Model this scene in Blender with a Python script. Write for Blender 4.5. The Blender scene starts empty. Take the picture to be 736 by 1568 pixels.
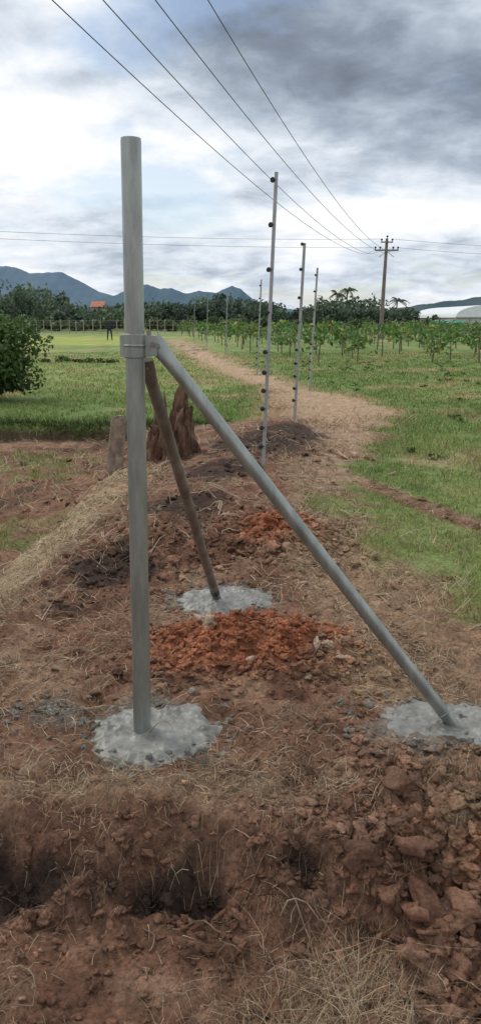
import bpy, math, numpy as np
from mathutils import Vector
rng=np.random.default_rng(7)
sc=bpy.context.scene
sc.view_settings.view_transform='Standard'
sc.view_settings.look='None'
sc.view_settings.exposure=0

# ---------------------------------------------------------------- helpers
T=rng.random((256,256))
def vn(x,y,s=0):
    x=np.asarray(x,float)+s*17.31; y=np.asarray(y,float)+s*9.77
    xi=np.floor(x).astype(int); yi=np.floor(y).astype(int)
    fx=x-xi; fy=y-yi; fx=fx*fx*(3-2*fx); fy=fy*fy*(3-2*fy)
    a=T[xi%256,yi%256]; b=T[(xi+1)%256,yi%256]; c=T[xi%256,(yi+1)%256]; d=T[(xi+1)%256,(yi+1)%256]
    return (a*(1-fx)+b*fx)*(1-fy)+(c*(1-fx)+d*fx)*fy
def fbm(x,y,o=4,s=0):
    r=0;a=.5;t=0
    for i in range(o):
        ca,sa=math.cos(i*.7),math.sin(i*.7)
        r=r+a*vn((x*ca-y*sa)*2.03**i,(x*sa+y*ca)*2.03**i,s+i*3.1); t+=a; a*=.52
    return r/t
def sm(a,b,x):
    t=np.clip((x-a)/(b-a),0,1); return t*t*(3-2*t)
def gs(x,y,cx,cy,rx,ry): return np.exp(-((x-cx)/rx)**2-((y-cy)/ry)**2)
def seg(x,y,ax,ay,bx,by):
    t=np.clip(((x-ax)*(bx-ax)+(y-ay)*(by-ay))/((bx-ax)**2+(by-ay)**2),0,1)
    return np.hypot(x-ax-t*(bx-ax),y-ay-t*(by-ay))
GY=[0,3.3,3.6,4,5.3,7.5,9.5,12,14.7,17,19,24,37,63,90]
GX=[9,6,1.9,1.25,.97,1.15,1.5,2.3,2.95,2.4,1.75,.9,-.8,-4.2,-8]
LY=[0,12.2,12.4,15,19,23.6,36.7,63,90]
LX=[-40,-40,.2,.4,.42,-.6,-2.6,-6,-9]
PADS=[(-.345,2.87,.225,.24),(.83,2.93,.25,.2),(-.10,4.39,.28,.23)]
CHAR_SHADE=[(-.85,4.95,.35,.5,1.1),(-.45,6.2,.5,.7,1.1),(.25,9.4,.6,1.0,1.3),(.75,10.6,.45,.8,1.3),(-.9,9.4,.5,.8,.8),(-.95,4.2,.25,.22,.9),(-.2,7.8,.5,.7,1.1),
      (-.66,2.20,.22,.07,.8),(-.24,2.16,.28,.08,.95),(.2,2.14,.16,.06,.7),(.62,2.06,.14,.08,.6),(-1.0,2.1,.3,.08,.7)]  # dug bank face: charred soil plus shade painted in as dark patches
def charshade(x,y):
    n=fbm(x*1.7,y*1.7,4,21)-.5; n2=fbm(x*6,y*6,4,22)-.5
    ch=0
    for (a,b,ra,rb,k) in CHAR_SHADE: ch=np.maximum(ch,k*gs(x,y,a,b,ra,rb))
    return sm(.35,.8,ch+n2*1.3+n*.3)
def masks(x,y):
    n=fbm(x*1.3,y*1.3,4,5)-.5; n2=fbm(x*5,y*5,3,8)-.5
    gxr=np.interp(y,GY,GX); lxr=np.interp(y,LY,LX)
    w=.12+.02*y
    gr=sm(-w,w,x-gxr+n*.9*np.clip(y/10,.6,3)+n2*.5)
    gl=sm(-w,w,lxr-x+n*.5*np.clip(y/14,.4,2))*sm(12.25,12.45,y)
    far=sm(63,75,y)
    g=np.maximum(np.maximum(gr,gl),far)
    g=np.maximum(g,sm(.45,.75,gs(x,y,.75,6.6,.35,.55)+n2*.9)*.8)
    g=np.maximum(g,sm(.5,.8,gs(x,y,-2.3,6.6,1.0,.9)+n2*1.6)*.6)
    g=np.maximum(g,sm(.3,.7,gs(x,y,-3.2,10,1.6,1.6)+n2*2.0-.3)*.6)
    g=g*(1-sm(.22,.08,seg(x,y,1.05,8.1,2.3,5.3)+n2*.2)*.95)
    return g*sm(3.0,3.5,y)
def bankedge(x,y):
    n=fbm(x*2.3,y*2.3,3,1)-.5; n4=fbm(x*9,y*9,3,15)-.5
    return y+n*.34+n4*.14+.10*np.sin(x*2.2+.5)
def H(x,y):
    x=np.asarray(x,float); y=np.asarray(y,float)
    n=fbm(x*2.3,y*2.3,3,1)-.5
    near=sm(14,11,y)
    g=masks(x,y)
    soil=(1-g)*sm(30,14,y)
    z=.05*(fbm(x*1.1,y*1.1,3,2)-.5)*near
    be=bankedge(x,y)
    right=sm(.1,.7,x)
    e=sm(2.38,1.98,be)*(1-right)+sm(2.45,1.75,be)*right
    z=z-(.23-.05*right)*e-.08*sm(2.0,1.3,y)
    z=z-.24*sm(-1.25,-1.75,x+n*.3)*sm(3.6,5.0,y)*sm(12.5,12.25,y+.1*n)
    xc=-.25+(y-5)*.1
    z=z+.17*np.exp(-((x-xc)/.75)**2)*sm(4.9,6.5,y)*sm(13.5,10.5,y)
    z=z+.10*gs(x,y,.75,16,.7,5)
    m=fbm(x*9,y*9,3,4)
    z=z+(.15+.14*(m-.5))*gs(x,y,0.04,3.66,.52,.27)+(.16+.14*(m-.5))*gs(x,y,.28,5.5,.42,.5)+(.10+.1*(m-.5))*gs(x,y,-.6,5.6,.4,.5)
    cr=sm(.15,.55,x+n*.3)*sm(2.85,2.55,y)
    z=z+cr*(.13*(fbm(x*6,y*6,4,6)-.45)+.05*np.abs(fbm(x*17,y*17,3,16)-.5)*2)
    r2=1-np.minimum(1,sum(gs(x,y,p[0],p[1],p[2]*1.1,p[3]*1.1) for p in PADS))
    z=z+soil*r2*(.070*(fbm(x*6,y*6,4,3)-.5)+.045*(fbm(x*22,y*22,3,9)-.5)*sm(12,6,y))
    z=z+.18*(e*(1-e))*4*(fbm(x*8,y*8,4,19)-.5)
    z=z-.025*charshade(x,y)*sm(3,2.5,y)
    z=z+g*near*.03*(fbm(x*3,y*3,3,12)-.5)
    return z
def Hs(x,y): return float(H(np.array([x]),np.array([y]))[0])
def colr(x,y):
    n=fbm(x*1.7,y*1.7,4,21)-.5; n2=fbm(x*6,y*6,4,22)-.5; n3=fbm(x*22,y*22,3,23)-.5
    def mix(c,d,w): return c*(1-w[:,None])+np.array(d)[None]*w[:,None]
    c=np.tile(np.array([.225,.117,.073]),(len(x),1))
    c=mix(c,[.34,.215,.145],sm(-.1,.25,n2)*.6)
    c=mix(c,[.095,.047,.031],sm(.02,.25,-n2+n*.3)*.6)
    st=sm(.3,.7,gs(x,y,1.25,3.6,.7,.45)+n2)*.6
    st=np.maximum(st,sm(.25,.6,gs(x,y,.75,5.5,.5,3.2)+n*.8)*.75)
    st=np.maximum(st,sm(.35,.7,gs(x,y,-1.1,3.3,.6,.5)+n2)*.35)
    st=np.maximum(st,sm(.3,.7,gs(x,y,-.3,2.47,.7,.10)+n2)*.5)
    st=np.maximum(st,sm(.0,.25,n2+n)*.3*sm(2.2,2.5,y))
    c=mix(c,[.39,.27,.165],st*.8)
    c=mix(c,[.50,.37,.23],sm(.38,.10,seg(x,y,-1.75,3.7,-1.15,8.4)+n2*.45)*.75)
    pc=np.interp(y,[5,7.5,10.4,14.7,19,23.6,36.7,63],[.75,.96,1.4,1.9,1.15,.25,-1.75,-5])
    pw=np.interp(y,[5,10,12,14.7,19,24,63],[.2,.3,.8,1.15,.7,.65,.9])
    pm=sm(1.25,.5,np.abs(x-pc)/pw+n2*.9)*sm(5.5,9,y)
    far=sm(11,14,y)
    c=mix(c,[.36,.25,.135],far*.8)
    c=mix(c,[.50,.345,.23],pm*(.65+.5*n2))
    be=bankedge(x,y)
    c=mix(c,[.13,.068,.043],sm(1.9,2.05,be)*sm(2.38,2.25,be)*sm(.9,.3,x)*.55)  # bank face browned darker, its shade painted into the soil colour
    c=mix(c,[.032,.023,.019],charshade(x,y)*.85)
    rd=np.maximum(gs(x,y,0.02,3.62,.62,.34),gs(x,y,.28,5.5,.4,.45)*.8)
    rd=np.maximum(rd,.5*gs(x,y,1.0,2.2,.7,.5))
    c=mix(c,[.36,.125,.060],sm(.3,.7,rd+n2*.7)*.8)
    c=mix(c,[.235,.125,.078],sm(.2,.6,gs(x,y,-2.6,8.3,1.4,3)+n2*.5)*.6)
    c=mix(c,[.075,.045,.028],sm(.05,.22,fbm(x*2.2,y*2.2,4,52)-.5)*sm(-1.5,-1.9,x)*.8)
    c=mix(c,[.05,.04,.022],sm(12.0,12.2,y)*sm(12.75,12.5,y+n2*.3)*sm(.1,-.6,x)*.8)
    g=masks(x,y)
    gc=np.tile(np.array([.150,.220,.062]),(len(x),1))
    gc=mix(gc,[.25,.29,.10],sm(-.1,.3,fbm(x*.25,y*.25,3,31)-.5)*.7)
    gc=mix(gc,[.09,.145,.04],sm(0,.3,n)*.6)
    gc=mix(gc,[.31,.36,.125],sm(.3,-.3,x)*sm(14,22,y)*sm(-.25,.2,n+.0)*.6)
    gc=mix(gc,[.38,.42,.10],sm(50,54,y)*sm(82,76,y)*sm(-6,-8,x)*.7)
    gc=mix(gc,[.10,.14,.055],sm(85,120,y)*.8)
    gc=mix(gc,[.36,.27,.15],sm(.06,.24,fbm(x*.8,y*.8,4,33)-.5)*.65)
    c=c*(1-g[:,None])+gc*g[:,None]
    cs=np.maximum.reduce([gs(x,y,p[0],p[1],p[2]*1.15,p[3]*1.15) for p in PADS]+[.8*gs(x,y,-.78,3.0,.2,.15)])
    c=mix(c,[.19,.175,.15],sm(.30,.6,cs+n2*.9)*.7)
    c=c*(1+.9*n3[:,None])
    return np.clip(c,.008,.9)

def link(o):
    sc.collection.objects.link(o); return o
def mesh_np(name,V,F,mat,col=None,smooth=False,parent=None):
    V=np.asarray(V,np.float32); F=np.asarray(F,np.int32); k=F.shape[1]
    me=bpy.data.meshes.new(name)
    me.vertices.add(len(V)); me.vertices.foreach_set("co",V.ravel())
    me.loops.add(F.size); me.loops.foreach_set("vertex_index",F.ravel())
    me.polygons.add(len(F)); me.polygons.foreach_set("loop_start",np.arange(0,F.size,k,dtype=np.int32))
    me.update(calc_edges=True); me.validate()
    if smooth: me.polygons.foreach_set("use_smooth",np.ones(len(F),bool))
    if col is not None:
        ca=me.color_attributes.new("Col","FLOAT_COLOR","POINT")
        rgba=np.ones((len(V),4),np.float32); rgba[:,:3]=col
        ca.data.foreach_set("color",rgba.ravel())
    me.materials.append(mat)
    o=link(bpy.data.objects.new(name,me))
    if parent: o.parent=parent
    return o
class MB:
    def __init__(s): s.v=[];s.f=[];s.m=[]
    def add(s,v,f,mi=0):
        b=len(s.v); s.v+= [tuple(p) for p in v]; s.f+=[tuple(i+b for i in q) for q in f]; s.m+=[mi]*len(f)
    def tube(s,pts,rs,n=16,mi=0,cap=True):
        pts=[Vector(p) for p in pts]; v=[]; f=[]
        for i,p in enumerate(pts):
            d=(pts[min(i+1,len(pts)-1)]-pts[max(i-1,0)]).normalized()
            a=d.cross(Vector((0,1,.03)));
            if a.length<.1: a=d.cross(Vector((1,0,0)))
            a.normalize(); b=d.cross(a)
            for j in range(n):
                t=2*math.pi*j/n; v.append(p+(a*math.cos(t)+b*math.sin(t))*rs[i])
        for i in range(len(pts)-1):
            for j in range(n): f.append((i*n+j,i*n+(j+1)%n,(i+1)*n+(j+1)%n,(i+1)*n+j))
        if cap: f.append(tuple(range(n))[::-1]); f.append(tuple((len(pts)-1)*n+j for j in range(n)))
        s.add(v,f,mi)
    def box(s,c,h,ax=None,mi=0):
        c=Vector(c); X,Y,Z=ax if ax else (Vector((1,0,0)),Vector((0,1,0)),Vector((0,0,1)))
        v=[c+X*(h[0]*i)+Y*(h[1]*j)+Z*(h[2]*k) for i in(-1,1) for j in(-1,1) for k in(-1,1)]
        s.add(v,[(0,1,3,2),(4,6,7,5),(0,4,5,1),(2,3,7,6),(0,2,6,4),(1,5,7,3)],mi)
    def obj(s,name,mats,parent=None,smooth=True,bevel=0):
        me=bpy.data.meshes.new(name); me.from_pydata(s.v,[],s.f); me.update()
        for m in mats: me.materials.append(m)
        me.polygons.foreach_set("material_index",s.m)
        if smooth:
            me.polygons.foreach_set("use_smooth",[True]*len(s.f)); 
            try: me.set_sharp_from_angle(angle=math.radians(40))
            except Exception: pass
        o=link(bpy.data.objects.new(name,me))
        if parent: o.parent=parent
        if bevel:
            b=o.modifiers.new("b",'BEVEL'); b.width=bevel; b.segments=2
        return o
def empty(name,loc=(0,0,0)):
    e=link(bpy.data.objects.new(name,None)); e.empty_display_size=.2; return e

# ---------------------------------------------------------------- materials
def newmat(name):
    m=bpy.data.materials.new(name); m.use_nodes=True; nt=m.node_tree
    return m,nt,nt.nodes["Principled BSDF"]
def mat_vc(name,rough=.95,scale=30,amt=.5,bump=.3,bdist=.01,spec=.2,trans=0):
    m,nt,b=newmat(name); N=nt.nodes; L=nt.links
    a=N.new("ShaderNodeAttribute"); a.attribute_name="Col"
    tc=N.new("ShaderNodeTexCoord")
    nz=N.new("ShaderNodeTexNoise"); nz.inputs["Scale"].default_value=scale; nz.inputs["Detail"].default_value=6; nz.inputs["Roughness"].default_value=.7
    L.new(tc.outputs["Object"],nz.inputs["Vector"])
    mr=N.new("ShaderNodeMapRange"); mr.inputs[1].default_value=.3; mr.inputs[2].default_value=.7
    mr.inputs[3].default_value=1-amt; mr.inputs[4].default_value=1+amt
    L.new(nz.outputs["Fac"],mr.inputs[0])
    vm=N.new("ShaderNodeVectorMath"); vm.operation='SCALE'
    L.new(a.outputs["Color"],vm.inputs[0]); L.new(mr.outputs[0],vm.inputs["Scale"])
    L.new(vm.outputs[0],b.inputs["Base Color"])
    b.inputs["Roughness"].default_value=rough; b.inputs["Specular IOR Level"].default_value=spec
    if bump:
        bp=N.new("ShaderNodeBump"); bp.inputs["Strength"].default_value=bump; bp.inputs["Distance"].default_value=bdist
        L.new(nz.outputs["Fac"],bp.inputs["Height"]); L.new(bp.outputs[0],b.inputs["Normal"])
    if trans:
        tr=N.new("ShaderNodeBsdfTranslucent"); L.new(vm.outputs[0],tr.inputs[0])
        ms=N.new("ShaderNodeMixShader"); ms.inputs[0].default_value=trans
        L.new(b.outputs[0],ms.inputs[1]); L.new(tr.outputs[0],ms.inputs[2])
        L.new(ms.outputs[0],N["Material Output"].inputs[0])
    return m
def mat_noise(name,c1,c2,scale=10,rough=.7,metal=0,bump=.2,bdist=.005,stretch=(1,1,1),detail=6,spec=.4,lo=.35,hi=.65):
    m,nt,b=newmat(name); N=nt.nodes; L=nt.links
    tc=N.new("ShaderNodeTexCoord"); mp=N.new("ShaderNodeMapping"); mp.inputs["Scale"].default_value=stretch
    L.new(tc.outputs["Object"],mp.inputs[0])
    nz=N.new("ShaderNodeTexNoise"); nz.inputs["Scale"].default_value=scale; nz.inputs["Detail"].default_value=detail; nz.inputs["Roughness"].default_value=.65
    L.new(mp.outputs[0],nz.inputs["Vector"])
    cr=N.new("ShaderNodeValToRGB"); cr.color_ramp.elements[0].position=lo; cr.color_ramp.elements[1].position=hi
    cr.color_ramp.elements[0].color=(*c1,1); cr.color_ramp.elements[1].color=(*c2,1)
    L.new(nz.outputs["Fac"],cr.inputs[0]); L.new(cr.outputs[0],b.inputs["Base Color"])
    b.inputs["Roughness"].default_value=rough; b.inputs["Metallic"].default_value=metal; b.inputs["Specular IOR Level"].default_value=spec
    if bump:
        bp=N.new("ShaderNodeBump"); bp.inputs["Strength"].default_value=bump; bp.inputs["Distance"].default_value=bdist
        L.new(nz.outputs["Fac"],bp.inputs["Height"]); L.new(bp.outputs[0],b.inputs["Normal"])
    return m
M_ground=mat_vc("soil_and_grass",scale=55,amt=.55,bump=1,bdist=.025)
M_clod=mat_vc("soil_lumps",scale=90,amt=.45,bump=1,bdist=.012)
M_grass=mat_vc("grass_blades",rough=.7,scale=3,amt=.3,bump=0,trans=.3)
M_straw=mat_vc("straw",rough=.8,scale=6,amt=.3,bump=0)
M_leaf=mat_vc("foliage",rough=.55,scale=.8,amt=.3,bump=0,trans=.25,spec=.3)
M_galv=mat_noise("galvanised_steel",(.19,.212,.195),(.40,.425,.395),scale=18,rough=.38,metal=.65,bump=.2,bdist=.002,stretch=(1,1,.18),detail=12,lo=.3,hi=.7)
M_galv2=mat_noise("weathered_steel",(.13,.112,.09),(.25,.23,.195),scale=16,rough=.6,metal=.35,bump=.15,bdist=.002,stretch=(1,1,.4))
M_steel_l=mat_noise("light_steel",(.27,.285,.285),(.38,.395,.39),scale=8,rough=.5,metal=.4,bump=0)
M_black=mat_noise("black_insulator",(.012,.012,.015),(.03,.03,.035),scale=20,rough=.35,bump=0)
M_bolt=mat_noise("bolt_steel",(.18,.18,.17),(.3,.29,.27),scale=60,rough=.5,metal=.7,bump=0)
M_conc=mat_noise("wet_concrete",(.125,.122,.105),(.285,.28,.25),scale=12,rough=.42,bump=.6,bdist=.012,detail=10,spec=.5)
M_stone=mat_noise("weathered_stone",(.15,.105,.08),(.30,.24,.18),scale=14,rough=.9,bump=.7,bdist=.01)
M_bark=mat_noise("stump_wood",(.035,.02,.013),(.21,.115,.07),scale=9,rough=.9,bump=1,bdist=.03,stretch=(2,2,.6))
M_pole=mat_noise("pole_concrete",(.16,.13,.11),(.24,.20,.175),scale=3,rough=.85,bump=0)
M_wire=mat_noise("cable",(.05,.052,.055),(.07,.072,.075),scale=3,rough=.6,bump=0)
M_trunk=mat_noise("bark",(.09,.07,.05),(.2,.16,.12),scale=6,rough=.9,bump=.3)
def mat_mount(name,c1,c2): return mat_noise(name,c1,c2,scale=.006,rough=1,bump=0,spec=0,detail=8)
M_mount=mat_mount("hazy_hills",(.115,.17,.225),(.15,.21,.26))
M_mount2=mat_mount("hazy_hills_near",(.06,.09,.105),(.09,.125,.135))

# ---------------------------------------------------------------- ground
def axis():
    a=[0]
    while a[-1]<1.3: a.append(a[-1]+.012)
    while a[-1]<9: a.append(a[-1]*1.0135)
    while a[-1]<4200: a.append(a[-1]*1.06)
    a=np.array(a); return np.concatenate([-a[:0:-1],a])
xs=axis()
ys=[-400,-150,-60,-25,-10,-5,-2.5,-1,-.3,.3,.7,1.0,1.2]
while ys[-1]<2.5: ys.append(ys[-1]+.009)
while ys[-1]<30: ys.append(ys[-1]*1.0058)
while ys[-1]<5000: ys.append(ys[-1]*1.035)
ys=np.array(ys)
X,Y=np.meshgrid(xs,ys); Xf=X.ravel(); Yf=Y.ravel()
Z=H(Xf,Yf); nx=len(xs); ny=len(ys)
idx=np.arange(nx*ny).reshape(ny,nx)
F=np.stack([idx[:-1,:-1].ravel(),idx[:-1,1:].ravel(),idx[1:,1:].ravel(),idx[1:,:-1].ravel()],1)
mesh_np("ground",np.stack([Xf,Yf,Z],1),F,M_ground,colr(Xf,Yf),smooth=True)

# ---------------------------------------------------------------- clods & stones
def ico(sub):
    import bmesh
    bm=bmesh.new(); bmesh.ops.create_icosphere(bm,subdivisions=sub,radius=1)
    v=np.array([p.co[:] for p in bm.verts]); f=np.array([[q.index for q in t.verts] for t in bm.faces]); bm.free(); return v,f
def lump(IV,seed):
    r=np.random.default_rng(seed); v=IV.copy()
    for k in range(7):
        d=r.normal(size=3); d/=np.linalg.norm(d); h=r.uniform(.3,.8)
        p=v@d; v=v-np.outer(np.maximum(p-h,0)*.95,d)
    o=seed*3.7
    q=(fbm(IV[:,0]*1.6+o,IV[:,1]*1.6+IV[:,2]*1.1,3,seed%13)-.5)+(fbm(IV[:,2]*1.9-o,IV[:,0]*1.3+IV[:,1],3,seed%7)-.5)
    v=v*(1+1.1*q)[:,None]
    v+=r.normal(size=v.shape)*(.05 if len(IV)<200 else .028)
    return v
LIB={}
for sub in (1,2,3):
    IV,IF=ico(sub); LIB[sub]=(np.array([lump(IV,100+i) for i in range(12)]),IF)
def clods(name,x,y,s,col,mat=M_clod,sink=.3,flat=.75):
    VV=[];FF=[];CC=[];off=0; z=H(x,y)
    for sub,lo,hi in((1,0,.009),(2,.009,.02),(3,.02,9)):
        m=(s>=lo)&(s<hi); n=int(m.sum())
        if n==0: continue
        LV,IF=LIB[sub]; k=rng.integers(0,12,n); Vs=LV[k]; S_=s[m]
        sc3=np.stack([S_*rng.uniform(.75,1.4,n),S_*rng.uniform(.75,1.3,n),S_*flat*rng.uniform(.7,1.15,n)],1)
        Vs=Vs*sc3[:,None,:]
        tl=rng.normal(0,.3,n)[:,None]; Vz=Vs[:,:,2]+Vs[:,:,0]*tl
        a=rng.uniform(0,6.28,n); ca=np.cos(a)[:,None]; sa=np.sin(a)[:,None]
        vx=Vs[:,:,0]*ca-Vs[:,:,1]*sa; vy=Vs[:,:,0]*sa+Vs[:,:,1]*ca
        V=np.stack([vx+x[m][:,None],vy+y[m][:,None],Vz+(z[m]+S_*(flat-sink)*.35)[:,None]],2).reshape(-1,3)
        nv=LV.shape[1]
        Fc=(IF[None]+(np.arange(n)*nv)[:,None,None]).reshape(-1,3)
        C=np.repeat(col[m],nv,0)*rng.uniform(.8,1.2,(n*nv,1))
        VV.append(V);FF.append(Fc+off);CC.append(C);off+=len(V)
    return mesh_np(name,np.vstack(VV),np.vstack(FF),mat,np.vstack(CC))
def pads_clear(x,y,k=1.0):
    m=np.ones(len(x),bool)
    for p in PADS: m&=((x-p[0])/(p[2]*k))**2+((y-p[1])/(p[3]*k))**2>1
    return m
PX=[];PY=[];PS=[]
def put(n,cx,cy,rx,ry,smin,smax,pw=2.5):
    PX.append(rng.normal(cx,rx,n));PY.append(rng.normal(cy,ry,n));PS.append(smin+(smax-smin)*rng.random(n)**pw)
put(5500,0,3.62,.34,.19,.002,.026,4.5)
put(90,.35,3.36,.22,.06,.012,.038,1.5)
put(50,-.1,3.36,.3,.06,.012,.036,1.5)
put(1600,.28,5.4,.3,.3,.005,.045,3)
put(5200,1.0,2.12,.38,.34,.002,.034,4)
put(220,.8,1.85,.28,.22,.012,.055,1.8)
put(24,.72,1.9,.2,.2,.045,.07,1)
put(1000,.0,1.7,.5,.25,.002,.020,3.5)
put(900,.5,2.8,.35,.2,.002,.018,3.5)
put(900,-.6,4.9,.35,.4,.004,.035,3)
put(1000,-.3,2.15,.5,.1,.003,.026,3.5)
put(600,.35,2.3,.2,.15,.003,.022,3.5)
n=7500; yy=1.4+rng.random(n)**1.6*9; PX.append(rng.uniform(-.42,.42,n)*yy);PY.append(yy);PS.append(.002+.016*rng.random(n)**6*yy/2.5)
x=np.concatenate(PX);y=np.concatenate(PY);s=np.concatenate(PS)
k=pads_clear(x,y,1.05)&(masks(x,y)<.4)&(y>1.2); x,y,s=x[k],y[k],s[k]
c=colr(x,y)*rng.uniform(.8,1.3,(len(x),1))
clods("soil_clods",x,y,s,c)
sx=np.array([.36,.42,.47,.40,.50,-.19,-.16,-.21,-.38,-.34,.31,1.75,1.9,.05,2.6,1.6]); sy=np.array([3.48,3.5,3.42,3.6,3.58,3.75,3.7,3.82,3.35,3.28,3.3,6.8,6.1,3.4,10,8.2])
ss=np.array([.03,.035,.028,.025,.02,.035,.04,.03,.028,.02,.022,.035,.03,.024,.05,.04])
clods("pale_stones",sx,sy,ss,np.tile([.46,.34,.245],(len(sx),1))*rng.uniform(.75,1.1,(len(sx),1)),sink=-.5)
n=1100; k1=rng.integers(0,4,n); cx=np.array([-.80,-.34,.7,-.1])[k1]; cy=np.array([3.02,2.86,2.92,4.39])[k1]
a=rng.uniform(0,6.28,n); r=np.where(k1==0,rng.random(n)*.26,rng.uniform(.2,.34,n)+rng.random(n)**3*.12)
x=cx+np.cos(a)*r; y=cy+np.sin(a)*r*.8; s=.002+.020*rng.random(n)**4
clods("cement_crumbs",x,y,s,np.tile([.22,.21,.18],(n,1))*rng.uniform(.55,1.25,(n,1)))

# ---------------------------------------------------------------- footings
def footing(name,cx,cy,rx,ry,seed):
    nr,na=60,220; V=[];
    r=np.linspace(0,1.12,nr); a=np.linspace(0,2*np.pi,na,endpoint=False)
    R,A=np.meshgrid(r,a,indexing='ij')
    edge=1+(.45*(fbm(np.cos(A)*1.6+seed,np.sin(A)*1.6,3,seed)-.5)+.32*(fbm(np.cos(A)*7+seed,np.sin(A)*7,4,seed+2)-.5))*R
    x=cx+rx*R*edge*np.cos(A); y=cy+ry*R*edge*np.sin(A)
    rid=np.abs(fbm(x*9,y*9,2,seed+4)-.5)*2
    top=.010+.022*(fbm(x*7,y*7,3,seed)-.5)+.012*(fbm(x*34,y*34,3,seed+1)-.5)*(1+2*R)-.020*rid+.014*gs(x,y,cx,cy,.06,.06)
    prof=1-sm(.80,1.10,R)
    h=H(x,y)
    z=h*(1-prof)+np.maximum(top,h*.6+.004)*prof-.012*sm(1.02,1.12,R)
    V=np.stack([x.ravel(),y.ravel(),z.ravel()],1)
    i=np.arange(nr*na).reshape(nr,na); j=np.roll(i,-1,1)
    F=np.stack([i[:-1].ravel(),i[1:].ravel(),j[1:].ravel(),j[:-1].ravel()],1)
    return mesh_np(name,V,F,M_conc,smooth=True)
for i,p in enumerate(PADS): footing("concrete_footing",*p,seed=3+i*5)

# ---------------------------------------------------------------- corner post
B=Vector((-.392,2.857,-.02)); Tp=Vector((-.366,2.857,2.19)); R=.0345
cp=empty("galvanised_corner_post")
mb=MB(); d=(Tp-B); 
n=48
pts=[B+d*t for t in (0,.2,.4,.6,.8,.995)]+[Tp]
mb.tube(pts,[R]*6+[R-.0012],n,cap=False)
v=[];f=[]
ax=d.normalized(); a1=ax.cross(Vector((0,1,0))).normalized(); b1=ax.cross(a1)
for rr,zz in((R-.0012,0),(R-.005,0),(R-.005,-.25)):
    for j in range(n):
        t=2*math.pi*j/n; v.append(Tp+ax*zz+(a1*math.cos(t)+b1*math.sin(t))*rr)
for q in range(2):
    for j in range(n): f.append((q*n+j,q*n+(j+1)%n,(q+1)*n+(j+1)%n,(q+1)*n+j))
mb.add(v,f); mb.obj("pipe",[M_galv],cp)
def atz(z): return B+d*((z-B.z)/d.z)
mb=MB(); c=atz(1.51)
for (z0,z1,r0) in((1.468,1.552,R+.0045),):
    mb.tube([atz(z0),atz(z0+.002),atz(z1-.002),atz(z1)],[r0-.002,r0,r0,r0-.002],48)
mb.tube([atz(1.506),atz(1.509),atz(1.513),atz(1.516)],[R+.0046,R+.007,R+.007,R+.0046],48,cap=False)
mb.box(c+Vector((.054,-.006,0)),(.026,.003,.036)); mb.box(c+Vector((.054,.012,0)),(.026,.003,.036))
mb.box(c+Vector((-.044,0,0)),(.008,.006,.038))
mb.obj("clamp_band",[M_galv],cp,bevel=.0012)
mb=MB()
p=c+Vector((.062,-.012,.006)); mb.tube([p+Vector((0,.035,0)),p,p-Vector((0,.006,0))],[.006,.006,.006],10); mb.tube([p,p-Vector((0,.007,0))],[.0105,.0105],6)
p=c+Vector((.05,.01,.04)); mb.tube([p-Vector((0,0,.01)),p+Vector((0,0,.012))],[.008,.008],6)
mb.obj("clamp_bolts",[M_bolt],cp)

def brace(name,p0,p1,r,mat,tape=None,collar=False):
    e=empty(name); p0=Vector(p0);p1=Vector(p1);dd=(p1-p0).normalized()
    mb=MB()
    L=(p1-p0).length
    n=32; rings=[(0,.45,1.25),(.012,.45,1.27),(.05,.5,1.22),(.085,.85,1.08),(.12,1,1)]+[(L*t,1,1) for t in(.25,.5,.75,1)]
    side=dd.cross(Vector((0,1,0))).normalized() if abs(dd.x)>.3 else Vector((1,0,0))
    nor=dd.cross(side).normalized(); v=[];f=[]
    for (s_,k1,k2) in rings:
        for j in range(n):
            t=2*math.pi*j/n; v.append(p0+dd*s_+nor*math.cos(t)*r*k1+side*math.sin(t)*r*k2)
    for i in range(len(rings)-1):
        for j in range(n): f.append((i*n+j,i*n+(j+1)%n,(i+1)*n+(j+1)%n,(i+1)*n+j))
    f.append(tuple(range(n))[::-1]); f.append(tuple((len(rings)-1)*n+j for j in range(n)))
    mb.add(v,f); mb.obj("pipe",[mat],e)
    mb=MB(); 
    q=p0+dd*.03
    mb.tube([q-nor*r*.9,q+nor*r*.9],[.009,.009],6); mb.obj("end_bolt",[M_bolt],e)
    if tape:
        mb=MB(); a=p0+dd*(L*tape); mb.tube([a,a+dd*.002,a+dd*.05,a+dd*.052],[r,r+.002,r+.002,r],32,cap=False); mb.obj("tape_band",[M_black],e)
    if collar:
        mb=MB(); a=p0+dd*(L*.945); mb.tube([a,a+dd*.002,a+dd*.008,a+dd*.01],[r,r+.0025,r+.0025,r],32,cap=False); mb.obj("pipe_joint",[mat],e)
    return e
brace("diagonal_brace",(-.312,2.862,1.535),(.880,2.90,-.02),.0252,M_galv,collar=True)
brace("diagonal_brace",(-.345,2.90,1.46),(-.133,4.42,-.03),.024,M_galv2,tape=.915)

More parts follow.
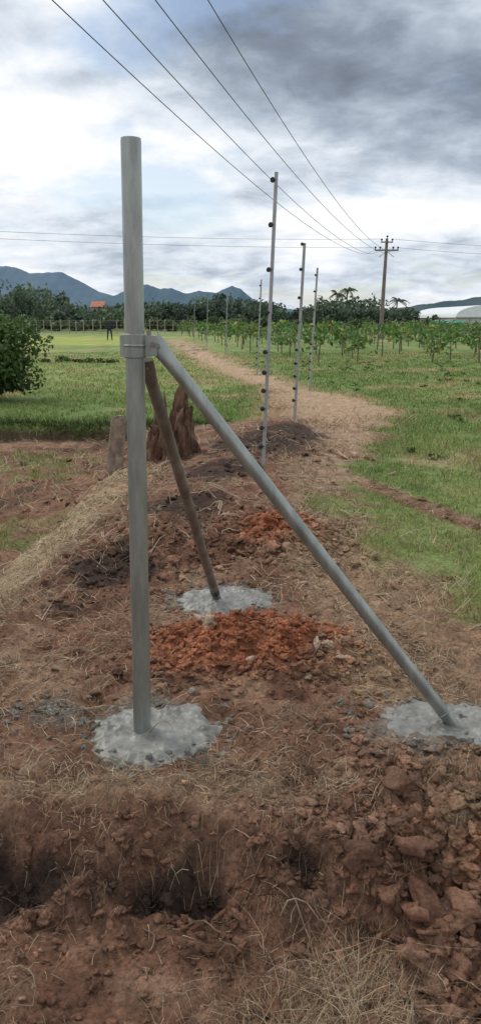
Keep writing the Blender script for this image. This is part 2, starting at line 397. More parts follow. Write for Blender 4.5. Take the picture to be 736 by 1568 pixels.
# ---------------------------------------------------------------- fence posts
def fpost(b,t,zs):
    b=Vector((b[0],b[1],Hs(b[0],b[1])-.1)); t=Vector(t); d=t-b
    mb=MB(); ax=d.normalized(); sx=Vector((1,0,0)); sy=ax.cross(sx).normalized(); sx=sy.cross(ax)
    m=(b+t)/2; L=d.length/2; w=.017 if b.y<10 else .02
    mb.box(m,(w,.002,L),(sx,sy,ax)); mb.box(m-sx*(w-.002)+sy*(w+.0025),(.002,w,L),(sx,sy,ax))
    for i,z in enumerate(zs):
        p=b+d*((z+.1)/(d.z)); s=-1 
        mb.tube([p,p+sx*s*(w+.012)],[.006,.006],6,mi=1)
        c=p+sx*s*(w+.016)
        mb.tube([c-sy*.028,c-sy*.022,c-sy*.012,c-sy*.006,c+sy*.006,c+sy*.012,c+sy*.022,c+sy*.028],[.014,.023,.023,.014,.014,.023,.023,.014],12,mi=1)
    mb.obj("fence_post",[M_steel_l,M_black],smooth=False)
ZA=[2.73,2.33,1.92,1.52,1.14,.94,.76,.58,.39,.2]
fpost((.228,7.95),(.337,7.95,2.95),ZA)
ZB=[2.55,2.2,1.8,1.45,1.05,.85,.66,.48,.3]
fpost((.818,12.0),(.926,12.0,2.68),ZB)
fpost((1.57,18.2),(1.70,18.2,2.72),ZB)
fpost((.484,23.65),(.60,23.65,2.73),ZB)
fpost((-.686,36.7),(-.59,36.7,2.68),ZB)
fpost((-2.09,50),(-2.0,50,2.9),ZB)
fpost((-3.8,66),(-3.7,66,2.9),ZB)

# ---------------------------------------------------------------- utility pole and lines
up=empty("utility_pole")
mb=MB(); mb.tube([(12.1,70,-.3),(12.2,70,4),(12.32,70,8.25)],[.19,.16,.12],12); mb.obj("mast",[M_pole],up)
mb=MB(); mb.box((12.3,69.82,7.3),(1.0,.05,.06)); mb.box((12.3,69.82,7.95),(.5,.05,.05))
mb.box((12.0,69.8,6.98),(.42,.02,.02),(Vector((.8,0,.6)),Vector((0,1,0)),Vector((-.6,0,.8)))); mb.box((12.62,69.8,6.98),(.42,.02,.02),(Vector((.8,0,-.6)),Vector((0,1,0)),Vector((.6,0,.8))))
mb.obj("crossarms",[M_pole],up,smooth=False)
mb=MB()
for xx,zz in((11.35,7.36),(11.75,7.36),(12.85,7.36),(13.25,7.36),(11.85,8.0),(12.75,8.0),(12.32,8.25)):
    mb.tube([(xx,69.82,zz),(xx,69.82,zz+.08),(xx,69.82,zz+.1),(xx,69.82,zz+.2),(xx,69.82,zz+.24)],[.03,.03,.09,.09,.03],8)
mb.obj("insulators",[M_black],up)
mb=MB()
def wire(fn,a,b,n=60,r=.014):
    mb.tube([fn(a+(b-a)*i/n) for i in range(n+1)],[r]*(n+1),5)
for (x1,x0,y0,Y0,zm,k) in ((11.35,-2.98,13.4,38,5.65,.00127),(11.75,-2.30,14.0,40,5.75,.00132),(12.85,-1.65,14.4,42,5.9,.0014),(13.25,-.98,14.8,44,6.0,.0017)):
    sl=(x1-x0)/(70-y0)
    zt=zm+k*(70-Y0)**2
    def fn(y,x0=x0,y0=y0,sl=sl,Y0=Y0,zm=zm,k=k,zt=zt):
        z=zm+k*(y-Y0)**2
        if y>60: z+= (7.45-zt)*((y-60)/10)**2
        return (x0+(y-y0)*sl,y,z)
    wire(fn,-6,69.8,80,.010)
for (a,b,sag) in (((11.35,69.8,7.5),(-38,52,7.9),.5),((11.85,69.8,8.2),(-38,52,8.4),.6),((13.25,69.8,7.5),(50,74,8.2),.9),((12.75,69.8,8.2),(50,74,8.5),.8)):
    wire(lambda t:(a[0]+(b[0]-a[0])*t,a[1]+(b[1]-a[1])*t,a[2]+(b[2]-a[2])*t-sag*4*t*(1-t)),0,1,40,.012)
mb.obj("power_lines",[M_wire])

# ---------------------------------------------------------------- stone marker and stump
bx,by=-1.42,8.75; bz=Hs(bx,by)
mb=MB(); nn=14
prof=[(-.1,.085),(0,.09),(.2,.088),(.4,.085),(.55,.082),(.585,.075),(.59,.03)]
v=[];f=[]
for i,(z,r) in enumerate(prof):
    for j in range(nn):
        t=2*math.pi*j/nn; q=(abs(math.cos(t))**4+abs(math.sin(t))**4)**(-1/4)
        w=1+.06*math.sin(j*2.3+i*1.7)
        v.append((bx+r*q*w*math.cos(t)+z*.12,by+r*.8*q*w*math.sin(t),bz+z*1.08+.03*math.cos(t+1)*(z>.3)))
for i in range(len(prof)-1):
    for j in range(nn): f.append((i*nn+j,i*nn+(j+1)%nn,(i+1)*nn+(j+1)%nn,(i+1)*nn+j))
f.append(tuple((len(prof)-1)*nn+j for j in range(nn)))
mb.add(v,f); mb.obj("stone_marker",[M_stone],smooth=False)
cx,cy=-.86,9.25; cz=Hs(cx,cy)-.12
na,nz=120,50; V=[];
for i in range(nz):
    for j in range(na):
        t=2*math.pi*j/na; u=i/(nz-1)
        top=.58+.22*math.sin(t*1+.9)+.12*math.sin(t*3+1)+.10*math.sin(t*7)+.07*math.sin(t*17)+.05*math.sin(t*29)
        z=u*max(top,.25)
        r=.20+.12*math.exp(-z*4)*(1+.5*math.sin(5*t+1))+.04*math.sin(3*t+z*4)+.022*math.sin(11*t+z*6)+.014*math.sin(23*t+z*19)
        r*=(1-.10*u)*(1+.35*(float(vn(t*3,z*8,5))-.5))
        V.append((cx+r*math.cos(t)*1.1+.05*z,cy+r*math.sin(t),cz+z))
i=np.arange(nz*na).reshape(nz,na); j=np.roll(i,-1,1)
F=np.stack([i[:-1].ravel(),j[:-1].ravel(),j[1:].ravel(),i[1:].ravel()],1)
V=np.array(V)
inner=V[-na:].copy(); inner[:,0]=cx+(inner[:,0]-cx)*.55; inner[:,1]=cy+(inner[:,1]-cy)*.55; inner[:,2]-=.12
low=inner.copy(); low[:,0]=cx+(low[:,0]-cx)*.1; low[:,1]=cy+(low[:,1]-cy)*.1; low[:,2]=cz+.15
k0=len(V); V=np.vstack([V,inner,low]); j2=np.roll(np.arange(na),-1); ar=np.arange(na)
F=np.vstack([F,np.stack([i[-1],i[-1][j2],k0+j2,k0+ar],1),np.stack([k0+ar,k0+j2,k0+na+j2,k0+na+ar],1)])
mesh_np("tree_stump",V,F,M_bark,smooth=False)

# ---------------------------------------------------------------- straw, grass
def strips(P,ang,L,rise,curv,W,col,follow=True,lv=4):
    n=len(P); t=np.linspace(0,1,lv)
    dx=np.cos(ang)[:,None];dy=np.sin(ang)[:,None]
    px=P[:,0:1]+dx*L[:,None]*t-dy*(curv*L)[:,None]*t**2
    py=P[:,1:2]+dy*L[:,None]*t+dx*(curv*L)[:,None]*t**2
    if follow: pz=H(px.ravel(),py.ravel()).reshape(px.shape)+.004+rise[:,None]*np.sin(np.pi*(t*.85+.05))
    else: pz=P[:,2:3]+rise[:,None]*t
    tilt=rng.uniform(-1,1,n)[:,None]
    w=W[:,None]*(1-.75*t[None])
    wx=-dy*w;wy=dx*w;wz=tilt*w
    V=np.stack([np.stack([px-wx,py-wy,pz-wz],2),np.stack([px+wx,py+wy,pz+wz],2)],2).reshape(-1,3)
    i=(np.arange(n)*lv*2)[:,None]+2*np.arange(lv-1)[None]
    i=i.ravel(); F=np.stack([i,i+1,i+3,i+2],1)
    return V,F,np.repeat(col,lv*2,0)
SP=[];
def addp(n,cx,cy,rx,ry): SP.append(np.stack([rng.normal(cx,rx,n),rng.normal(cy,ry,n)],1))
n=38000; yy=1.35+rng.random(n)**1.6*11; SP.append(np.stack([rng.uniform(-.42,.42,n)*yy,yy],1))
addp(7000,1.2,3.6,.6,.4); addp(5000,.75,5.6,.35,1.2); addp(2600,-1.0,3.4,.5,.4); addp(2500,-.6,2.5,.6,.10); addp(1200,.3,2.5,.4,.1)
t=rng.random(11000); SP.append(np.stack([-1.72+.6*t+rng.normal(0,.17,11000),3.7+4.6*t],1))
addp(1800,-.3,1.7,.5,.2); addp(4500,.33,1.68,.22,.24)
P=np.vstack(SP); k=(P[:,1]>1.2)&pads_clear(P[:,0],P[:,1],1.02)&(masks(P[:,0],P[:,1])<.35)
rd=np.maximum.reduce([gs(P[:,0],P[:,1],0,3.6,.6,.36),gs(P[:,0],P[:,1],.28,5.5,.4,.45),.85*gs(P[:,0],P[:,1],1.0,2.2,.5,.4)])
be=bankedge(P[:,0],P[:,1]); rd=np.maximum(rd,.6*sm(1.85,2.0,be)*sm(2.42,2.32,be)); rd=np.maximum(rd,.8*charshade(P[:,0],P[:,1]))
k&=rng.random(len(P))>rd*.97; k&=(fbm(P[:,0]*2.2,P[:,1]*2.2,3,40)+rng.normal(0,.07,len(P))>.46)
P=P[k]; n=len(P)
pal=np.array([[.46,.34,.21],[.36,.25,.15],[.56,.45,.31],[.22,.14,.085],[.10,.06,.04],[.38,.30,.21]])
col=pal[rng.integers(0,6,n)]*rng.uniform(.6,1.1,(n,1))
band=seg(P[:,0],P[:,1],-1.75,3.7,-1.15,8.4)<.25; col[band]=np.array([.54,.42,.27])*rng.uniform(.55,1.15,(band.sum(),1))
L=rng.uniform(.02,.09,n)*np.clip(P[:,1]/3,.8,1.8)*np.where(rng.random(n)<.1,1.8,1)
V1,F1,C1=strips(P,rng.uniform(0,6.28,n),L,L*rng.uniform(0,.35,n)**1.3,rng.normal(0,.35,n),np.clip(.0008*P[:,1]/2.5,.0005,.003)*rng.uniform(.5,1.4,n),col)
TP=[]
for (cx,cy,m,rr) in [(.22,1.62,500,.12),(.32,1.8,420,.09),(.38,1.5,300,.1),(-1.3,5.2,220,.3),(-1.15,6.5,220,.3),(-1.4,4.4,180,.2),(.35,8.6,100,.2),(1.0,11.5,120,.3),(-1.0,8.1,90,.2),(.62,14,200,.3),(.55,17,160,.3),(-2.4,9,300,.6),(-3.2,8,300,.7),(-2,11,300,.7),(-2.6,7.4,200,.5),(1.1,9.6,120,.3),(-.1,10,100,.3),(.6,6.2,150,.2),(1.3,4.6,250,.25),(.9,4.4,150,.25),(1.6,12,200,.4),(2.4,13,200,.4),(1.5,5.6,150,.3),(2.0,9,150,.5)]:
    TP.append(np.stack([rng.normal(cx,rr,m),rng.normal(cy,rr,m)],1))
TP=np.vstack(TP); TP=TP[TP[:,1]>1.25]; n=len(TP)
TPz=np.column_stack([TP,H(TP[:,0],TP[:,1])])
h=rng.uniform(.04,.16,n); 
V2,F2,C2=strips(TPz,rng.uniform(0,6.28,n),h*rng.uniform(.5,1.4,n),h*.7,rng.normal(0,.6,n),np.clip(.0008*TP[:,1]/2,.0005,.004),pal[rng.integers(0,4,n)]*rng.uniform(.7,1.15,(n,1)),follow=False)
mesh_np("dry_grass",np.vstack([V1,V2]),np.vstack([F1,F2+len(V1)]),M_straw,np.vstack([C1,C2]))
n=150000; yy=3.4*np.exp(rng.random(n)*math.log(40/3.4)); xx=rng.uniform(-.42,.42,n)*yy
g=masks(xx,yy); k=(rng.random(n)<g*1.2-.1)&(fbm(xx*2,yy*2,3,44)>.36); xx,yy=xx[k],yy[k]; n=len(xx)
h=rng.uniform(.015,.055,n)*np.clip(yy/7,.9,1.4)*(.5+fbm(xx*1.5,yy*1.5,3,48))
base=colr(xx,yy)*np.array([[1,1.0,.9]])*rng.uniform(.65,1.45,(n,1))
yl=rng.random(n)<.17; base[yl]=np.array([.38,.32,.16])*rng.uniform(.7,1.1,(yl.sum(),1))
V1,F1,C1=strips(np.column_stack([xx,yy,H(xx,yy)-.003]),rng.uniform(0,6.28,n),h*rng.uniform(.2,1,n),h,rng.normal(0,.3,n),np.clip(.0011*yy/2,.002,.02),base,follow=False,lv=3)
mesh_np("grass",V1,F1,M_grass,C1)
n=16000; xx=rng.uniform(-9,-.2,n); yy=rng.normal(12.5,.09,n)+.05*np.sin(xx*3); h=rng.uniform(.06,.2,n)
V1,F1,C1=strips(np.column_stack([xx,yy,H(xx,yy)-.02]),rng.uniform(0,6.28,n),h*rng.uniform(.2,1,n),h*rng.uniform(-.6,1,n),rng.normal(0,.3,n),np.full(n,.005),np.array([.06,.085,.027])*rng.uniform(.4,1.9,(n,1)),follow=False,lv=3)
mesh_np("bank_weeds",V1,F1,M_grass,C1)
mb=MB()
def twig(x,y,a,L,r,lift=.02,mi=0):
    p=[]; 
    for i in range(7):
        t=i/6; px=x+math.cos(a+.5*math.sin(t*3+x*9))*L*t; py=y+math.sin(a+.4*math.sin(t*4+y*7))*L*t
        p.append((px,py,Hs(px,py)+r+lift*math.sin(t*3.1)+.004))
    mb.tube(p,[r*(1-.6*i/6) for i in range(7)],6,mi=mi)
for i in range(110):
    yy=1.4+rng.random()**1.5*6; twig(rng.uniform(-.4,.35)*yy,yy,rng.uniform(0,6.28),rng.uniform(.06,.25),rng.uniform(.001,.003),rng.uniform(0,.04))
twig(.12,2.02,.25,.18,.0035,.02); twig(.10,2.1,-.9,.22,.003,.02); twig(-.68,1.62,1.0,.2,.004,.04); twig(-.6,1.68,2.2,.18,.004,.05)
twig(.36,1.55,1.4,.25,.004,.03)
mb.obj("fallen_twigs",[mat_noise("twig_bark",(.14,.09,.055),(.32,.23,.15),scale=20,rough=.9,bump=0)])
mb=MB()
for i in range(9):
    twig(-.13+rng.normal(0,.06),5.85+rng.normal(0,.1),rng.uniform(0,6.28),rng.uniform(.06,.2),rng.uniform(.003,.007),rng.uniform(.01,.06))
twig(-.35,6.5,-.4,.4,.005,.1); twig(-.3,6.6,-.9,.5,.005,.12); twig(-.2,6.3,2.6,.3,.004,.06)
mb.obj("uprooted_roots",[mat_noise("pale_root",(.36,.27,.18),(.5,.4,.3),scale=20,rough=.9,bump=0)])

# ---------------------------------------------------------------- foliage
def leaves(P,size,col,asp=.55):
    n=len(P); a=rng.normal(size=(n,3)); a/=np.linalg.norm(a,axis=1)[:,None]
    b=rng.normal(size=(n,3)); b-= (a*b).sum(1)[:,None]*a; b/=np.linalg.norm(b,axis=1)[:,None]
    s=size*rng.uniform(.6,1.3,n)[:,None]
    V=np.stack([P-a*s,P+b*s*asp,P+a*s,P-b*s*asp],1).reshape(-1,3)
    i=np.arange(n)[:,None]*4+np.arange(4)[None]
    return V,i,np.repeat(col,4,0)
def crown(c,r,n,size,base,lobes=9,seed=0):
    c=np.array(c,float); r=np.array(r,float)
    lc=rng.normal(size=(lobes,3)); lc/=np.linalg.norm(lc,axis=1)[:,None]; lc*=rng.uniform(.35,.75,(lobes,1)); lr=rng.uniform(.3,.52,lobes)
    k=rng.integers(0,lobes,n); d=rng.normal(size=(n,3)); d/=np.linalg.norm(d,axis=1)[:,None]
    q=lc[k]+d*(lr[k]*rng.uniform(.55,1.08,n))[:,None]
    P=c+q*r
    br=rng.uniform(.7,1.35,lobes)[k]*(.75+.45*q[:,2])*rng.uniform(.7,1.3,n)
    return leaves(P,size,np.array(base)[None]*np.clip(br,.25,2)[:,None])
class FB:
    def __init__(s): s.V=[];s.F=[];s.C=[];s.n=0
    def add(s,t): s.V.append(t[0]);s.F.append(t[1]+s.n);s.C.append(t[2]);s.n+=len(t[0])
    def obj(s,name,parent=None): return mesh_np(name,np.vstack(s.V),np.vstack(s.F),M_leaf,np.vstack(s.C),parent=parent)
e=empty("citrus_tree"); fb=FB()
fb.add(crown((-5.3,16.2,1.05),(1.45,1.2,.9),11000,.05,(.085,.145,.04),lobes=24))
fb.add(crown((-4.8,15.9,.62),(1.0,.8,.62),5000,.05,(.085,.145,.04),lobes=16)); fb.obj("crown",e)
mb=MB(); mb.tube([(-5.4,16.2,-.05),(-5.38,16.2,.35),(-5.3,16.2,.8)],[.07,.055,.04],10)
for a in range(9):
    t=a*.7; mb.tube([(-5.38,16.2,.3),(-5.35+.4*math.cos(t),16.2+.4*math.sin(t),.7),(-5.3+1.1*math.cos(t),16.2+.9*math.sin(t),1.1+.4*math.sin(a*2))],[.035,.025,.008],6)
mb.obj("trunk",[M_trunk],e)
fb=FB()
prof=[(-70,9.5),(-48,9.2),(-38,8.5),(-35,6.5),(-29,5.2),(-27,4.2),(-21,5.2),(-14,4.8),(-9,6),(-3,6.8),(2,6.3),(5,4.4),(11,4.2),(16,5.6),(24,5.8),(28,4.8),(32,3.4),(38,2.6),(70,3.5)]
px,pz=zip(*prof)
for i in range(250):
    x=rng.uniform(-66,60); y=rng.uniform(128,185); hh=np.interp(x*150/y,px,pz)*y/150*rng.uniform(.55,1.08); w=rng.uniform(1.8,4)*min(1.2,hh/5+.2)
    g=rng.uniform(.6,1.35); b=np.array([.066,.098,.044])*g+np.array([.025,.033,.037])  # pale bluish offset paints distance haze into the leaf colour
    if abs(x*150/y+26.5)<2.6: hh*=.72
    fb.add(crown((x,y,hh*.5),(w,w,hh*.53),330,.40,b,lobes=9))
for x in np.arange(-75,75,1.2):
    y=rng.uniform(114,130); hh=rng.uniform(1.4,2.6)
    fb.add(crown((x,y,hh*.45),(1.8,1.6,hh*.6),170,.30,np.array([.095,.135,.058])*rng.uniform(.7,1.3),lobes=5))
for x in np.arange(-16,-4.5,.5):
    fb.add(crown((x*1.0,31+rng.normal(0,.2),.06),(.5,.35,.15),110,.06,(.06,.095,.03),lobes=5))
fb.obj("treeline")
fb=FB(); mb=MB()
for y in np.arange(31,100,2.6):
    xl=np.interp(y,GY,GX)+(3.2 if y<40 else 1.5)
    for x in np.arange(xl,.42*y+3,1.9 if y<60 else 2.6):
        X0=x+rng.normal(0,.35);Y0=y+rng.normal(0,.5); hh=rng.uniform(.65,1.5)*(.85 if y<36 else 1)
        if rng.random()<.1: continue
        mb.tube([(X0,Y0,-.02),(X0+rng.normal(0,.05),Y0,hh*.9)],[.035,.022],5,cap=False)
        m=22 if y<50 else 14
        a=rng.uniform(0,6.28,m); rr=rng.uniform(.15,.62,m); zz=hh-.1-rng.uniform(0,.55,m)*hh*.7*(rr)+rng.normal(0,.12,m)
        P=np.stack([X0+rr*np.cos(a),Y0+rr*np.sin(a),zz],1)
        P=np.vstack([P+rng.normal(0,.07,P.shape) for _ in range(3)])
        base=np.array([.105,.185,.05])*rng.uniform(.5,1.6,(len(P),1)); yl=rng.random(len(P))<.07; base[yl]=[.42,.38,.08]
        fb.add(leaves(P,.125,base,asp=.5))
e=empty("papaya_plants"); fb.obj("leaves",e); mb.obj("stems",[M_trunk],e)
fb=FB()
for i in range(90):
    y=rng.uniform(7,32); x=np.interp(y,GY,GX)+rng.uniform(.5,.25*y+1)
    if x<.42*y: fb.add(crown((x,y,Hs(x,y)+.03),(.13,.13,.06),45,.025,(.08,.14,.03),lobes=4))
fb.obj("field_weeds")
def palm(x,y,h,R):
    e=empty("coconut_palm"); mb=MB(); mb.tube([(x-.5,y,-.1),(x-.25,y,h*.4),(x,y,h)],[.2,.15,.11],10); mb.obj("trunk",[M_trunk],e)
    V=[];F=[];C=[]
    for k in range(13):
        a=k*2.4+rng.uniform(-.3,.3); el=rng.uniform(0,1.25); Lf=R*rng.uniform(.85,1.15)
        for s in range(16):
            t=s/15; r=Lf*t*math.cos(el*.8); z=h+Lf*(t*math.sin(el)-.75*t*t)
            c=np.array([x+r*math.cos(a),y+r*math.sin(a),z])
            w=.34*math.sin(math.pi*min(t*.9+.1,1))+.04
            for sd in(-1,1):
                tip=c+np.array([-math.sin(a)*sd*w+math.cos(a)*.2,math.cos(a)*sd*w+math.sin(a)*.2,-w*.8])
                b=len(V); V+= [c-np.array([.04,0,0]),c+np.array([.04,0,.04]),tip+np.array([.03,0,0]),tip-np.array([.03,0,.03])]; F.append([b,b+1,b+2,b+3]); C+=[np.array([.055,.085,.035])*rng.uniform(.6,1.3)]*4
    mesh_np("fronds",np.array(V),np.array(F),M_leaf,np.array(C),parent=e)
palm(17.7,150,6.3,1.9); palm(19.6,150,6.9,2.0); palm(28.8,150,5.0,2.2)

# ---------------------------------------------------------------- buildings
M_white=mat_noise("polythene_sheet",(.70,.72,.73),(.80,.82,.82),scale=1,rough=.5,bump=0)
M_wallw=mat_noise("greenhouse_mesh",(.45,.42,.38),(.58,.55,.5),scale=2,rough=.7,bump=0)
e=empty("greenhouse")
def arch(cx,w,y0,y1,h0,h1,name):
    mb=MB(); v=[];f=[];n=20
    for yy in(y0,y1):
        for i in range(n+1):
            t=math.pi*i/n; v.append((cx-w*math.cos(t),yy,h0+(h1-h0)*math.sin(t)**.8 if 0<i<n else h0))
    for i in range(n): f.append((i,i+1,n+2+i,n+1+i))
    f.append(tuple(range(n+1))); mb.add(v,f); mb.obj(name,[M_white],e)
arch(34.2,5.6,108,135,1.9,3.6,"roof"); arch(45.6,5.6,108,135,1.9,3.6,"roof_bay")
mb=MB(); mb.box((40,121.5,.95),(11.2,13.4,.95)); mb.obj("walls",[M_wallw],e,smooth=False)
mb=MB()
for x in np.arange(28.6,51.5,1.9): mb.box((x,107.95,1),(.05,.05,1))
mb.box((40,107.93,1.9),(11.3,.06,.06)); mb.obj("frame",[M_steel_l],e,smooth=False)
e=empty("shade_net_shed"); M_teal=mat_noise("teal_net",(.02,.19,.15),(.035,.26,.20),scale=3,rough=.7,bump=0)
mb=MB(); mb.box((25.8,101,.6),(1.6,1.5,.6)); mb.add([(23.9,99.3,1.2),(27.7,99.3,1.2),(27.7,101,1.5),(23.9,101,1.5),(23.9,102.7,1.2),(27.7,102.7,1.2)],[(0,1,2,3),(3,2,5,4),(0,3,4),(1,5,2)]); mb.obj("net_walls_and_roof",[M_teal],e,smooth=False)
mb=MB(); [mb.box((x,99.42,.6),(.05,.05,.6)) for x in (24.3,25.8,27.3)]; mb.obj("posts",[M_pole],e,smooth=False)
e=empty("farmhouse"); M_roof=mat_noise("clay_tile",(.36,.13,.07),(.46,.19,.11),scale=5,rough=.8,bump=0); M_hw=mat_noise("plaster",(.42,.33,.27),(.5,.41,.34),scale=2,rough=.9,bump=0)
hx,hy=-33.0,190
mb=MB(); mb.box((hx,hy,2.3),(1.3,2.0,2.3)); mb.obj("walls",[M_hw],e,smooth=False)
mb=MB(); mb.add([(hx-1.6,hy-2.4,4.5),(hx+1.6,hy-2.4,4.5),(hx+1.6,hy,5.8),(hx-1.6,hy,5.8),(hx-1.6,hy+2.4,4.5),(hx+1.6,hy+2.4,4.5)],[(0,1,2,3),(3,2,5,4),(0,3,4),(1,5,2)]); mb.obj("roof",[M_roof],e,smooth=False)
mb=MB(); mb.box((hx-.6,hy-2.02,3.4),(.3,.03,.4)); mb.box((hx+.5,hy-2.02,3.4),(.3,.03,.4)); mb.box((hx+.5,hy-2.02,1.05),(.35,.03,1.0)); mb.obj("windows_and_door",[M_black],e,smooth=False)
mb=MB()
for x in np.arange(-42,-5,.95): mb.box((x+rng.normal(0,.08),95+rng.normal(0,.1),.75),(.04,.04,.85+rng.normal(0,.06)))
for z in(.5,1.0,1.5): mb.box((-23.5,95,z),(18.5,.012,.012))
mb.obj("field_fence",[mat_noise("fence_timber",(.28,.24,.20),(.38,.33,.28),scale=3,rough=.85,bump=0)],smooth=False)

# ---------------------------------------------------------------- person
def person(px,py):
    J={'pel':(0,0,.93),'sp':(0,.0,1.15),'ch':(0,-.01,1.36),'nk':(0,-.01,1.5),'hd':(0,-.03,1.6),'ht':(0,-.02,1.71),
       'sl':(-.19,0,1.42),'el':(-.30,.02,1.15),'wl':(-.26,-.14,.95),'hl':(-.25,-.19,.88),'sr':(.19,0,1.42),'er':(.30,-.02,1.16),'wr':(.28,-.2,1.02),'hr':(.27,-.27,.98),
       'tl':(-.1,0,.88),'kl':(-.15,-.06,.48),'al':(-.17,.06,.08),'fl':(-.18,-.1,.03),'tr':(.1,0,.88),'kr':(.15,-.1,.49),'ar':(.17,-.08,.08),'fr':(.18,-.24,.03)}
    Rr={'pel':.15,'sp':.13,'ch':.15,'nk':.055,'hd':.095,'ht':.075,'sl':.065,'el':.045,'wl':.033,'hl':.035,'sr':.065,'er':.045,'wr':.033,'hr':.035,'tl':.09,'kl':.062,'al':.045,'fl':.04,'tr':.09,'kr':.062,'ar':.045,'fr':.04}
    E=[('pel','sp'),('sp','ch'),('ch','nk'),('nk','hd'),('hd','ht'),('ch','sl'),('sl','el'),('el','wl'),('wl','hl'),('ch','sr'),('sr','er'),('er','wr'),('wr','hr'),('pel','tl'),('tl','kl'),('kl','al'),('al','fl'),('pel','tr'),('tr','kr'),('kr','ar'),('ar','fr')]
    K=list(J); me=bpy.data.meshes.new("farm_worker"); me.from_pydata([J[k] for k in K],[(K.index(a),K.index(b)) for a,b in E],[])
    o=link(bpy.data.objects.new("farm_worker",me)); o.location=(px,py,0); o.rotation_euler=(0,0,.3)
    o.modifiers.new("s",'SKIN')
    for i,k in enumerate(K):
        me.skin_vertices[0].data[i].radius=(Rr[k],Rr[k]); me.skin_vertices[0].data[i].use_root=(k=='pel')
    s=o.modifiers.new("ss",'SUBSURF'); s.levels=s.render_levels=2
    m,nt,b=newmat("clothes"); tc=nt.nodes.new("ShaderNodeTexCoord"); sp=nt.nodes.new("ShaderNodeSeparateXYZ"); nt.links.new(tc.outputs["Object"],sp.inputs[0])
    dv=nt.nodes.new("ShaderNodeMath"); dv.operation='DIVIDE'; dv.inputs[1].default_value=1.8; nt.links.new(sp.outputs[2],dv.inputs[0])
    cr=nt.nodes.new("ShaderNodeValToRGB"); cr.color_ramp.interpolation='CONSTANT'; el=cr.color_ramp.elements
    el[0].color=(.015,.015,.02,1); el[1].position=.53; el[1].color=(.025,.03,.06,1)
    for p,c in((.835,(.16,.08,.05,1)),(.91,(.01,.008,.008,1))): q=el.new(p); q.color=c
    nt.links.new(dv.outputs[0],cr.inputs[0]); nt.links.new(cr.outputs[0],b.inputs["Base Color"]); b.inputs["Roughness"].default_value=.9
    me.materials.append(m)
person(-10.35,64)

# ---------------------------------------------------------------- mountains
def ridge(name,pts,y,depth,mat,seed,scale=1):
    xs_=np.linspace(pts[0][0],pts[-1][0],420); zz=np.interp(xs_,[p[0] for p in pts],[p[1] for p in pts])
    nr=40; V=[]
    t=np.linspace(-1,1,nr)
    for tt in t:
        fall=(1-abs(tt))**.9
        nz=(fbm(xs_/90,np.full_like(xs_,tt*3),4,seed)-.5)
        z=zz*fall*(1+.35*nz*(1-fall)+.0)+6*(fbm(xs_/22,np.full_like(xs_,tt*4),3,seed+3)-.5)*scale
        V.append(np.stack([xs_,np.full_like(xs_,y)+tt*depth+60*(fbm(xs_/200,xs_*0,2,seed)-.5),z],1))
    V=np.vstack(V); i=np.arange(nr*420).reshape(nr,420)
    F=np.stack([i[:-1,:-1].ravel(),i[:-1,1:].ravel(),i[1:,1:].ravel(),i[1:,:-1].ravel()],1)
    mesh_np(name,V,F,mat,smooth=True)
def uv(l,k=2.38,q=2.32): return [((u-368)*k,max(0,(492-v)*q)) for u,v in l]
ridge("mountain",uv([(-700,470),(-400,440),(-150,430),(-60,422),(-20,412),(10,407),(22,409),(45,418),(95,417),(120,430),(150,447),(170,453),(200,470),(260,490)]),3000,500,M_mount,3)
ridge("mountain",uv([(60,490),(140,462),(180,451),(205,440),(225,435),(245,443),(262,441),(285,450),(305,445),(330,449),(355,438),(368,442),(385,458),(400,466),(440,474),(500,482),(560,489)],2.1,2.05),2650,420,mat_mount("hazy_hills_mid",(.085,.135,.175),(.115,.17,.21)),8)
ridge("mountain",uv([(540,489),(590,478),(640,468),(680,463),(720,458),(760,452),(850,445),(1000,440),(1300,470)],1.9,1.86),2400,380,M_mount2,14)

# ---------------------------------------------------------------- light
S=Vector((-.6,.5,.95)).normalized()
el=math.asin(S.z); az=math.atan2(S.x,S.y)
ld=bpy.data.lights.new("sun",'SUN'); ld.energy=1.5; ld.angle=math.radians(10); ld.color=(1,.95,.87)
lo=link(bpy.data.objects.new("sun",ld)); lo.rotation_euler=(-S).to_track_quat('-Z','Y').to_euler()
w=bpy.data.worlds.new("World"); sc.world=w; w.use_nodes=True; nt=w.node_tree; N=nt.nodes; LK=nt.links; N.clear()
out=N.new("ShaderNodeOutputWorld")
sky=N.new("ShaderNodeTexSky"); sky.sky_type='NISHITA'; sky.sun_disc=False; sky.sun_elevation=el; sky.sun_rotation=az%(2*math.pi)
bg1=N.new("ShaderNodeBackground"); bg1.inputs[1].default_value=.13; LK.new(sky.outputs[0],bg1.inputs[0])
tc=N.new("ShaderNodeTexCoord"); sp=N.new("ShaderNodeSeparateXYZ"); LK.new(tc.outputs["Generated"],sp.inputs[0])
def M(op,a,b=None,c=None):
    m=N.new("ShaderNodeMath"); m.operation=op
    for i,v in enumerate((a,b,c)):
        if v is None: continue
        if not isinstance(v,(int,float)): LK.new(v,m.inputs[i])
        else: m.inputs[i].default_value=v
    return m.outputs[0]
x_,y_,z_=sp.outputs
zz=M('ADD',M('MAXIMUM',z_,0),.24)
cv=N.new("ShaderNodeCombineXYZ"); LK.new(M('DIVIDE',x_,zz),cv.inputs[0]); LK.new(M('DIVIDE',y_,zz),cv.inputs[1])
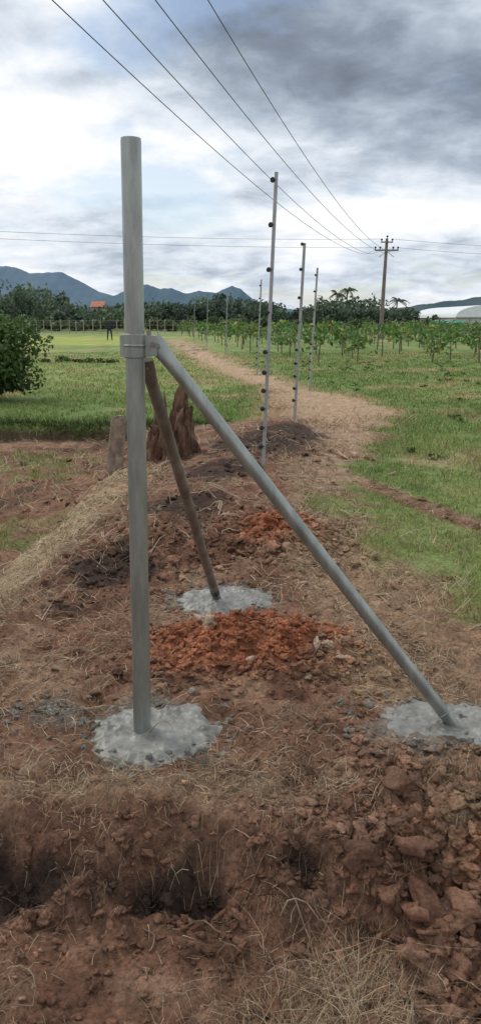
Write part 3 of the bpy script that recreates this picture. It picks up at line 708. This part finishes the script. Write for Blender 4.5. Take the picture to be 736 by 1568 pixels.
def noise(scale,det=8,rough=.6,dist=0,off=(0,0,0)):
    mp=N.new("ShaderNodeMapping"); mp.inputs["Location"].default_value=off; LK.new(cv.outputs[0],mp.inputs[0])
    n=N.new("ShaderNodeTexNoise"); n.inputs["Scale"].default_value=scale; n.inputs["Detail"].default_value=det; n.inputs["Roughness"].default_value=rough; n.inputs["Distortion"].default_value=dist
    LK.new(mp.outputs[0],n.inputs["Vector"]); return n.outputs["Fac"]
def gauss(cx,cz,rx,rz):
    a=M('DIVIDE',M('SUBTRACT',x_,cx),rx); b=M('DIVIDE',M('SUBTRACT',z_,cz),rz)
    r=M('ADD',M('MULTIPLY',a,a),M('MULTIPLY',b,b)); g=M('EXPONENT',M('MULTIPLY',r,-1.0))
    return M('MULTIPLY',g,M('GREATER_THAN',y_,0))
n1=noise(1.7,9,.55,.25,(3,1,0)); n2=noise(5,8,.58,.3,(7,2,0))
v=M('ADD',M('MULTIPLY',M('SUBTRACT',n1,.5),1.35),M('MULTIPLY',M('SUBTRACT',n2,.5),.95))
v=M('ADD',v,.82)
for (cx,cz,rx,rz,k) in ((.17,.25,.20,.065,-.70),(.0,.31,.12,.055,-.36),(.14,.37,.2,.05,-.34),(.07,.175,.12,.018,-.25),(-.22,.20,.12,.06,.42),(-.08,.165,.08,.022,.35),(.22,.118,.2,.020,.35),(-.04,.135,.09,.012,-.25),(-.3,.33,.06,.02,-.3),(.34,.31,.04,.03,.5),(-.17,.33,.06,.02,.25),(-.18,.255,.05,.012,-.22),(0,.05,.6,.03,-.15)):
    v=M('ADD',v,M('MULTIPLY',gauss(cx,cz,rx,rz),k))
cr=N.new("ShaderNodeValToRGB"); LK.new(v,cr.inputs[0]); E=cr.color_ramp.elements
E[0].position=.0; E[0].color=(.17,.20,.255,1); E[1].position=1; E[1].color=(.98,.99,1.0,1)
for p,c in((.25,(.255,.30,.375,1)),(.5,(.44,.51,.60,1)),(.75,(.74,.80,.88,1))): q=E.new(p); q.color=c
bg2=N.new("ShaderNodeBackground"); LK.new(cr.outputs[0],bg2.inputs[0]); bg2.inputs[1].default_value=1.05
n3=noise(1.9,6,.55,0,(11,5,0))
gap=N.new("ShaderNodeMapRange"); gap.inputs[1].default_value=.53; gap.inputs[2].default_value=.64; LK.new(n3,gap.inputs[0])
fac=M('MULTIPLY',gap.outputs[0],.6)
mx=N.new("ShaderNodeMixShader"); LK.new(fac,mx.inputs[0]); LK.new(bg2.outputs[0],mx.inputs[1]); LK.new(bg1.outputs[0],mx.inputs[2])
LK.new(mx.outputs[0],out.inputs[0])

# ---------------------------------------------------------------- camera
cd=bpy.data.cameras.new("camera"); cam=link(bpy.data.objects.new("camera",cd)); cam.location=(0,0,1.6)
cam.rotation_euler=(math.radians(90-13.7),0,0); cd.sensor_fit='VERTICAL'; cd.sensor_height=24; cd.lens=12/math.tan(math.radians(33))
cd.clip_end=12000; cd.clip_start=.05; sc.camera=cam
